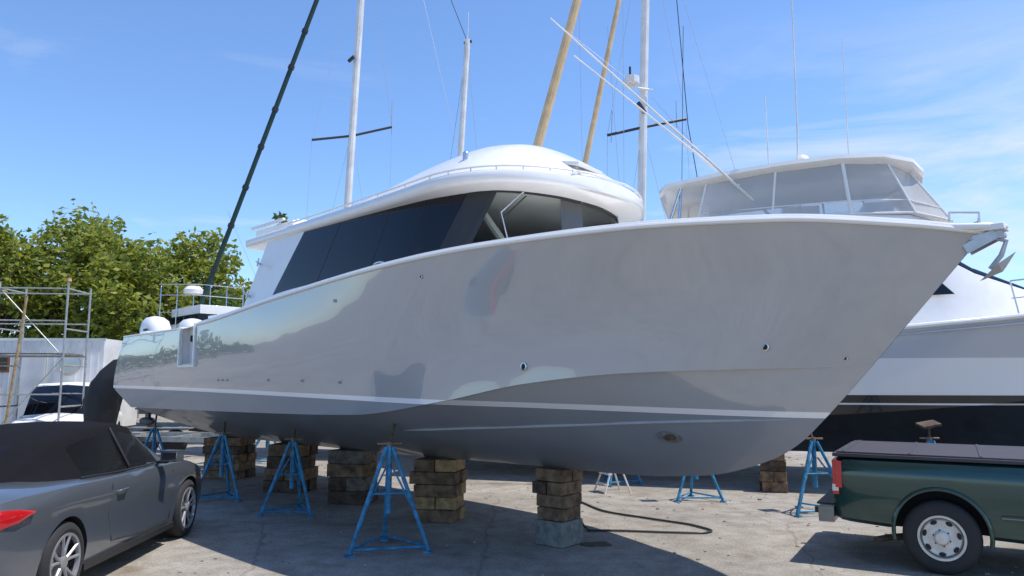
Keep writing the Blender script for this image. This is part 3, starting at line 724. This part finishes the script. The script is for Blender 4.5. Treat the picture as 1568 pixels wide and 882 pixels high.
og.lathe([(.02,0),(.14,.02),(.15,.09),(.11,.16),(.04,.2)],Matrix.Translation(L_((5.8,14.3,6.2))),0,20)
og.lathe([(.02,0),(.10,.02),(.10,.1),(.04,.16)],Matrix.Translation(L_((4.4,14.6,6.0))),0,20)
og.make('outriggers_and_antennas',[M_white2,M_steel],nb)

# ------------------------------------------------------------------ sailboats behind
M_fh=mat('faded_hull_paint',(.5,.52,.55),.4); M_af=mat('antifouling',(.08,.05,.05),.8)
M_canvas=mat('dark_green_canvas',(.015,.045,.04),.8,bump=.3)
def sailboat(x,y,rz,L1,name='sailboat'):
    root=empty(name,(x,y,0),rz)
    s=B(); hull(s,[(-L1*.45,.9,2.45),(0,1.5,2.4),(L1*.3,.9,2.5),(L1*.5,0,2.7)],[(-L1*.42,.6,1.75),(0,1.2,1.5),(L1*.25,.6,1.7),(L1*.42,0,1.95)],[(-L1*.42,1.6),(0,1.2),(L1*.3,1.4),(L1*.42,1.95)],nu=30,rt=5,rb=4,flare=0,cin=.01)
    s.box((0,0,.75),(1.8,.25,1.0),2); s.box((-.3,0,2.6),(L1*.35,1.3,.35),1)
    s.make('hull_and_coachroof',[M_fh,M_white,M_af],root,bevel=.02)
    return root,Matrix.Translation((x,y,0))@Matrix.Rotation(rz,4,'Z')
def rig(root,Mx,parts):
    Mi=Mx.inverted()
    b=B()
    for kind,pts,r,mi in parts: b.tube([Mi@Vector(p) for p in pts],r,mi,10 if kind=='s' else 4)
    b.make('mast_and_rigging',[M_white2,M_wspar,M_wire,M_black,M_canvas],root)
w1=.006
r1,m1=sailboat(-4.8,20,R(-20),9)
rig(r1,m1,[('s',[(-4.77,20,2.4),(-4.55,20,6.94),(-4.21,20,16.5)],.10,0),('s',[(-5.5,19.6,8.5),(-4.5,20,8.75),(-3.45,20.4,9.15)],.035,3),
 ('s',[(-3.45,20.4,8.95),(-3.45,20.4,9.9)],.012,2),('s',[(-4.62,19.9,10.9),(-4.45,19.8,11.0)],.05,3),
 ('w',[(-5.65,19.5,2.6),(-5.5,19.6,8.5),(-4.25,20,15)],w1,2),('w',[(-3.5,20.5,2.6),(-3.45,20.4,9.15),(-4.25,20,15)],w1,2),
 ('w',[(-5.65,19.5,2.6),(-4.5,20,8.9)],w1,2),('w',[(-3.5,20.5,2.6),(-4.5,20,8.9)],w1,2),('w',[(-.9,19,5.7),(-3.4,20,16.5)],w1,2)])
r2,m2=sailboat(-1.9,26,R(10),8)
rig(r2,m2,[('s',[(-2.1,26,2.4),(-1.87,26,10.1),(-1.65,26,14.5)],.11,0),('s',[(-1.65,26,14.5),(-1.62,26,15.6)],.015,0),('s',[(-1.78,26,14.35),(-1.5,26,14.45)],.06,3),
 ('w',[(-3.2,26,2.5),(-1.65,26,14.4)],.008,2),('w',[(-.6,26,2.5),(-1.65,26,14.4)],.008,2),('w',[(-1.65,26,14.4),(-3.5,25,19)],.012,3)])
r3,m3=sailboat(3.4,20,R(-10),10)
rig(r3,m3,[('s',[(3.4,20,2.4),(3.59,20,6.84),(3.99,20,16.5)],.115,0),('s',[(2.65,19.8,8.7),(3.68,20,9.0),(4.97,20.3,9.35)],.04,3),
 ('s',[(4.7,20.3,9.1),(4.7,20.3,9.9)],.012,2),('s',[(2.75,19.8,8.5),(2.8,19.8,9.4)],.012,2),
 ('s',[(3.72,19.9,9.4),(3.5,19.6,9.55)],.06,3),('s',[(3.35,19.7,10.15),(3.35,19.7,10.35)],.2,0),('s',[(3.1,19.6,10.05),(3.95,19.9,10.05)],.03,0),('s',[(3.3,19.7,10.4),(3.3,19.7,10.65)],.03,3),
 ('w',[(2.5,19.5,2.6),(2.65,19.8,8.7),(3.9,20,15.5)],w1,2),('w',[(5.2,20.5,2.6),(4.97,20.3,9.35),(3.9,20,15.5)],w1,2),('w',[(2.5,19.5,2.6),(3.68,20,9.0)],w1,2),('w',[(5.2,20.5,2.6),(3.68,20,9.0)],w1,2),
 ('w',[(3.0,19.6,3),(3.2,19.8,16)],w1,2),('w',[(5.4,19.6,5),(4.9,19.8,9),(4.5,19.8,16)],.012,3),('w',[(7,19.5,4),(4.1,20,16)],w1,2),('w',[(4.6,20,4),(4.9,20,12)],.008,3)])
r4,m4=sailboat(-.9,18,R(-60),8,'schooner')
rig(r4,m4,[('s',[(-.78,18,2.4),(.625,18,7.73),(2.9,18,16.2)],[.13,.12,.10],1),('s',[(.95,22,2.4),(2.27,22,8.67),(3.95,22,16.5)],[.10,.09,.07],1),
 ('w',[(2.2,22,4),(1.9,20,15)],.007,2),('w',[(3.4,21,3),(3.0,22,13)],.006,2)])
SC=1.47
def far(p): return (p[0]*SC,p[1]*SC,1.9+(p[2]-1.9)*SC)
r5,m5=sailboat(-10.3,25,R(-45),6,'small_sloop')
rig(r5,m5,[('s',[far(p) for p in [(-7.75,17,2.2),(-7.07,17,4.08),(-4.77,17,11.16),(-3.0,17,16.6)]],.08,4),('w',[far(p) for p in [(-6.7,17,5.9),(-5.9,17,4.2)]],.006,2)]+
 [('s',[far((-7.07+2.3*f,17,4.08+7.08*f)),far((-7.04+2.3*f,17,4.17+7.08*f))],.11,3) for f in (.05,.2,.33,.47,.6,.75,.88)])
q=B(); Mi=m5.inverted()
for zz in (3.5,3.9,4.15): q.tube([Mi@Vector(far(p)) for p in [(-8.2,17,zz),(-7.2,16.8,zz-.02),(-6.2,16.9,zz-.1)]],.018,1,6)
for k in range(6):
    x=-8.1+k*.38; q.tube([Mi@Vector(far((x,16.9,2.3))),Mi@Vector(far((x,16.9,4.1)))],.018,1,6)
q.lathe([(.03,0),(.30,.02),(.32,.16),(.2,.28),(.03,.3)],Matrix.Translation(Mi@Vector(far((-7.35,16.9,3.9)))),0,20)
q.box(Mi@Vector(far((-7.0,17,2.9))),(2.4,1.6,2.0),0); q.box(Mi@Vector(far((-7.0,17,3.3))),(2.5,1.7,.25),2)
q.make('pushpit_rails_and_radar',[M_white,M_steel,M_darkglass],r5,bevel=.01)

# ------------------------------------------------------------------ left background
tb_=empty('box_trailer',(-15.2,22.5,0),R(3))
b=B(); b.box((0,0,1.85),(6.6,2.4,2.6),0)
for i in range(32): b.box((-3.2+i*.205,-1.207,1.85),(.02,.012,2.5),0)
b.box((0,-1.21,3.12),(6.66,.03,.08),1); b.box((0,-1.21,.58),(6.66,.03,.08),1)
for wx in (.35,-1.6):
    b.box((wx,-1.225,2.45),(.70,.02,.55),2); b.box((wx,-1.24,2.45),(.55,.012,.42),3); b.box((wx,-1.25,2.45),(.03,.01,.42),2); b.box((wx,-1.25,2.45),(.55,.01,.03),2)
b.box((1.35,-1.222,1.75),(.75,.02,1.95),1); b.box((1.35,-1.232,1.75),(.69,.02,1.89),0); b.box((1.62,-1.25,1.7),(.05,.03,.12),3)
b.lathe([(.32,0),(.32,.02),(.26,.03),(.25,.01)],Matrix.Translation((2.35,-1.22,2.4))@Euler((R(90),0,0)).to_matrix().to_4x4(),1,28)
b.box((2.6,-1.235,1.3),(.5,.02,.35),3)
for x in (-1,0): wheel(b,(x,-1.1,.38),.38,-1,.24,'truck',(4,1,4))
b.make('trailer_body',[M_white2,M_alu,mat('rust_brown_frame',(.25,.10,.06),.7),M_darkglass,M_rubber],tb_)
sc=empty('scaffolding',(-12.6,18,0),R(6)); b=B()
for ix,x in enumerate((-2.6,-1.3,0,1.6)):
    for y in (0,1.2):
        b.tube([(x,y,0),(x,y,4.35 if x>-1.5 else 4.6)],.026,0)
        for z in (.3,1.3,2.3,3.2,4.2):
            if y==0: b.tube([(x,0,z),(x,1.2,z)],.02,0,6)
for x0,x1 in ((-2.6,-1.3),(-1.3,0),(0,1.6)):
    for z in (.5,1.6,2.55,3.4,4.2):
        b.tube([(x0,0,z),(x1,0,z)],.018,0,6); b.tube([(x0,1.2,z),(x1,1.2,z)],.018,0,6)
    b.tube([(x0,0,.5),(x1,0,2.5)],.014,0,6); b.tube([(x1,0,2.5),(x0,0,4.2)],.014,0,6)
    b.box(((x0+x1)/2,.6,2.58),(x1-x0-.05,1.0,.05),1)
b.tube([(.4,-.1,.2),(.7,-.1,4.0)],.03,2)
for x in (-1.3,1.6): b.lathe([(.02,0),(.07,.03),(.05,.12)],Matrix.Translation((x,0,4.35)),2,10)
b.make('scaffold_frame',[M_galv,M_wood[3],M_wood[2]],sc)
vn=empty('parked_van',(-12.0,20.4,0),R(-70))
vb=body([-2.4,-2.3,-1.5,0,1.5,2.2,2.4],[.85,.95,.98,.98,.96,.9,.7],[.4,.35,.3,.3,.3,.35,.4],[.95,1.0,1.05,1.05,1.0,.95,.8],[1.0,1.05,1.1,1.1,1.1,1.0,.85],30)
o=vb.make('body',[M_white2,M_hole],vn); cuts=[]
for x in (-1.4,1.5):
    for sg in (-1,1): c=cyl_cut((x,sg*.9,.36),.4,.5,[M_hole]); c.parent=vn; cuts.append(c)
boolcut(o,cuts)
b=B()
for x in (-1.4,1.5):
    for sg in (-1,1): wheel(b,(x,sg*.86,.34),.34,sg,.22,'truck',(0,1,2))
for sg in (-1,1): b.box((2.36,sg*.62,.78),(.06,.22,.14),3)
b.box((2.38,0,.66),(.05,.8,.14),2)
b.make('wheels_and_lamps',[M_rubber,M_alu,M_hole,M_chrome],vn)
b=B(); prism(b,[(-2.25,.9,1.02,.78,1.75),(-2.1,.9,1.02,.8,1.85),(.6,.9,1.02,.8,1.85),(.9,.9,1.02,.76,1.78),(1.6,.88,1.02,.74,1.08)],lambda i,j: 1 if (j in(0,5) and i in(1,2,3)) or (i==3 and 0<j<5) else 0)
b.make('cab',[M_white2,M_darkglass],vn,bevel=.02)
cv=empty('tarp_covered_motor',(-9.25,16.9,0),0); b=B(); rg=[]
for z,r_,ox in [(.0,.30,.0),(.5,.28,.0),(1.0,.34,-.02),(1.5,.40,-.02),(1.9,.42,.12),(2.15,.36,.25),(2.4,.2,.38),(2.44,.05,.42)]:
    rg.append([(ox+r_*(1+.12*math.sin(5*a+z*3))*math.cos(a),.7*r_*(1+.1*math.sin(4*a))*math.sin(a),z) for a in [2*math.pi*k/28 for k in range(28)]])
b.loft(rg); b.make('tarp',[mat('black_tarp',(.012,.012,.014),.7,bump=.8,bscale=5)],cv)
def trailer(x,y,rz,L1,jack=True):
    bt=empty('boat_trailer',(x,y,0),rz); b=B()
    for yy in (-.8,.8): b.box((0,yy,.55),(L1,.08,.12),0)
    for k in range(5): b.box((-L1/2+.2+k*(L1-.4)/4,0,.55),(.08,1.52,.08),0)
    if jack:
        b.box((L1/2+.7,0,.55),(1.8,.08,.1),0); b.tube([(L1/2+1.4,0,.5),(L1/2+1.4,0,1.1)],.03,0); b.tube([(L1/2+1.4,0,.1),(L1/2+1.4,0,.6)],.025,0)
        wheel(b,(L1/2+1.4,0,.12),.12,-1,.06,'car',(1,0,1))
    for xx in (-.5,.3):
        for s_ in (-1,1): wheel(b,(xx,s_*1.0,.33),.33,s_,.2,'truck',(1,2,3))
    for s_ in (-1,1): b.box((-.1,s_*1.0,.70),(1.7,.24,.03),0)
    b.make('frame_and_wheels',[M_galv,M_rubber,M_white2,M_hole],bt)
trailer(-9.3,18.8,R(-8),5); trailer(-1.0,21,R(12),4.5,False)
ld=empty('step_ladder',(1.75,13.2,0),R(20)); b=B()
for y in (-.2,.2):
    b.tube([(-.25,y,0),(-.02,y*.7,.62)],.018,0,6); b.tube([(.25,y,0),(.02,y*.7,.62)],.018,0,6)
for z in (.15,.32,.48): b.box((-.25+.23*z/.62,0,z),(.08,.36,.02),0)
b.box((0,0,.63),(.2,.3,.025),0); b.make('ladder_frame',[M_white2],ld)
ho=B(); hp=[(.72,10.0,1.0),(.76,9.9,.5),(.95,9.9,.03),(1.0,9.75,.018),(1.25,9.75,.018),(1.9,9.65,.018),(2.35,9.6,.018),(2.55,9.75,.018),(2.4,10.1,.018),(1.9,10.6,.018),(1.35,11.2,.018),(1.1,12.0,.018)]
f=[pchip(list(range(len(hp))),[p[k] for p in hp]) for k in range(3)]
ho.tube([tuple(ff(i/8) for ff in f) for i in range(8*(len(hp)-1)+1)],.014,0,8); ho.make('water_hose',[M_black])
mp_=B(); mp_.box((.98,9.0,.006),(.34,.22,.008),0,(0,0,.2)); mp_.make('drain_cover',[M_rust],bevel=.002)

# ------------------------------------------------------------------ trees
def leafmat(name,c1,c2):
    m,nt,p,N,L=newmat(name); ge=N.new('ShaderNodeNewGeometry'); cr=N.new('ShaderNodeValToRGB')
    cr.color_ramp.elements[0].color=(*c1,1); cr.color_ramp.elements[1].color=(*c2,1)
    L.new(ge.outputs['Random Per Island'],cr.inputs['Fac']); L.new(cr.outputs['Color'],p.inputs['Base Color']); p.inputs['Roughness'].default_value=.55
    tl=N.new('ShaderNodeBsdfTranslucent'); L.new(cr.outputs['Color'],tl.inputs['Color']); mx=N.new('ShaderNodeMixShader'); mx.inputs[0].default_value=.5
    L.new(p.outputs[0],mx.inputs[1]); L.new(tl.outputs[0],mx.inputs[2]); L.new(mx.outputs[0],N['Material Output'].inputs[0]); return m
ML=[leafmat('leaves_yellow_green',(.12,.17,.02),(.38,.40,.06)),leafmat('leaves_dark_green',(.05,.09,.018),(.16,.23,.05))]
M_bark=mat('bark',(.12,.09,.07),.9,var=.3,bump=.6)
def tree(x,y,h,rx,mi,ncl=55,nl=90,name='broadleaf_tree',low=.35):
    root=empty(name,(x,y,0),random.uniform(0,6))
    t=B(); t.tube([(0,0,0),(.1,0,h*.25),(.0,.1,h*.5),(.1,.1,h*.8)],[.22,.17,.12,.04],0,10)
    lv=B(); cls=[]
    for i in range(ncl):
        a=random.uniform(0,2*math.pi); f=random.random()**.5; zz=random.uniform(low,1.0)
        prof=math.sin(math.pi*min(1,max(.0,(zz-low)/(1.02-low)*.8+.2)))**.6
        p=Vector((rx*f*prof*math.cos(a),rx*f*prof*math.sin(a),h*zz*random.uniform(.93,1.04))); cls.append(p)
        if i%3==0: t.tube([(0,0,h*random.uniform(.2,.45)),p*.55+Vector((0,0,h*.18)),p],[.07,.045,.012],0,6)
    for p in cls:
        cr_=random.uniform(.45,.95)*rx*.28+.2
        for k in range(nl):
            d=Vector((random.gauss(0,1),random.gauss(0,1),random.gauss(0,.7))); d=d.normalized()*cr_*random.random()**.4
            q=p+d; s=random.uniform(.07,.15)
            a=Vector((random.gauss(0,1),random.gauss(0,1),random.gauss(0,.6))).normalized(); bb=a.cross(Vector((random.gauss(0,1),random.gauss(0,1),random.gauss(0,1)))).normalized()
            lv.add([q-a*s*1.3,q-bb*s*.6,q+a*s*1.3,q+bb*s*.6],[[0,1,2,3]],0)
    t.make('trunk_and_limbs',[M_bark],root); lv.make('foliage',[ML[mi]],root,smooth=False,recalc=False)
tree(-21.5,30,8.2,3.2,0,85,120); tree(-17.8,31,8.5,3.2,0,85,120); tree(-15.0,29,7.4,2.3,0,65,110); tree(-13.8,33,8.1,2.6,0,60,110); tree(-24.5,32,8.2,3,1)
tree(-19.5,34,8.5,3,1,50,90); tree(-12.6,31,5.6,1.9,1,40,90); tree(-11.0,36,6.0,2.0,1,40,90); tree(-11.6,36,10.0,.8,1,26,60,'norfolk_pine'); tree(-8.5,38,5.4,2.2,1,40,80)
dl=B()
for i in range(9000):
    a=R(random.uniform(-65,65)); d=random.uniform(75,90); x=d*math.sin(a); y=d*math.cos(a); hh=3.6+1.6*math.sin(a*17)+1.0*math.sin(a*41+1)
    z=hh*random.random()**.7+.1; s=random.uniform(.3,.7)
    v=Vector((x,y,z)); p=Vector((random.gauss(0,1),random.gauss(0,1),random.gauss(0,1))).normalized()*s; q=p.cross(Vector((random.gauss(0,1),random.gauss(0,1),random.gauss(0,1)))).normalized()*s*.7
    dl.add([v-p,v-q,v+p,v+q],[[0,1,2,3]],0)
dl.make('distant_tree_line',[ML[1]],smooth=False,recalc=False)
fc=empty('boundary_fence',(0,0,0)); b=B()
for i in range(40): b.tube([(-40+i*2,40,0),(-40+i*2,40,2)],.04,0,6)
b.box((0,40,1.1),(80,.03,1.8),1); b.tube([(-40,39.95,2),(40,39.95,2)],.03,0,6); b.make('fence_panels',[M_galv,mat('green_grey_screen',(.12,.14,.12),.9)],fc)
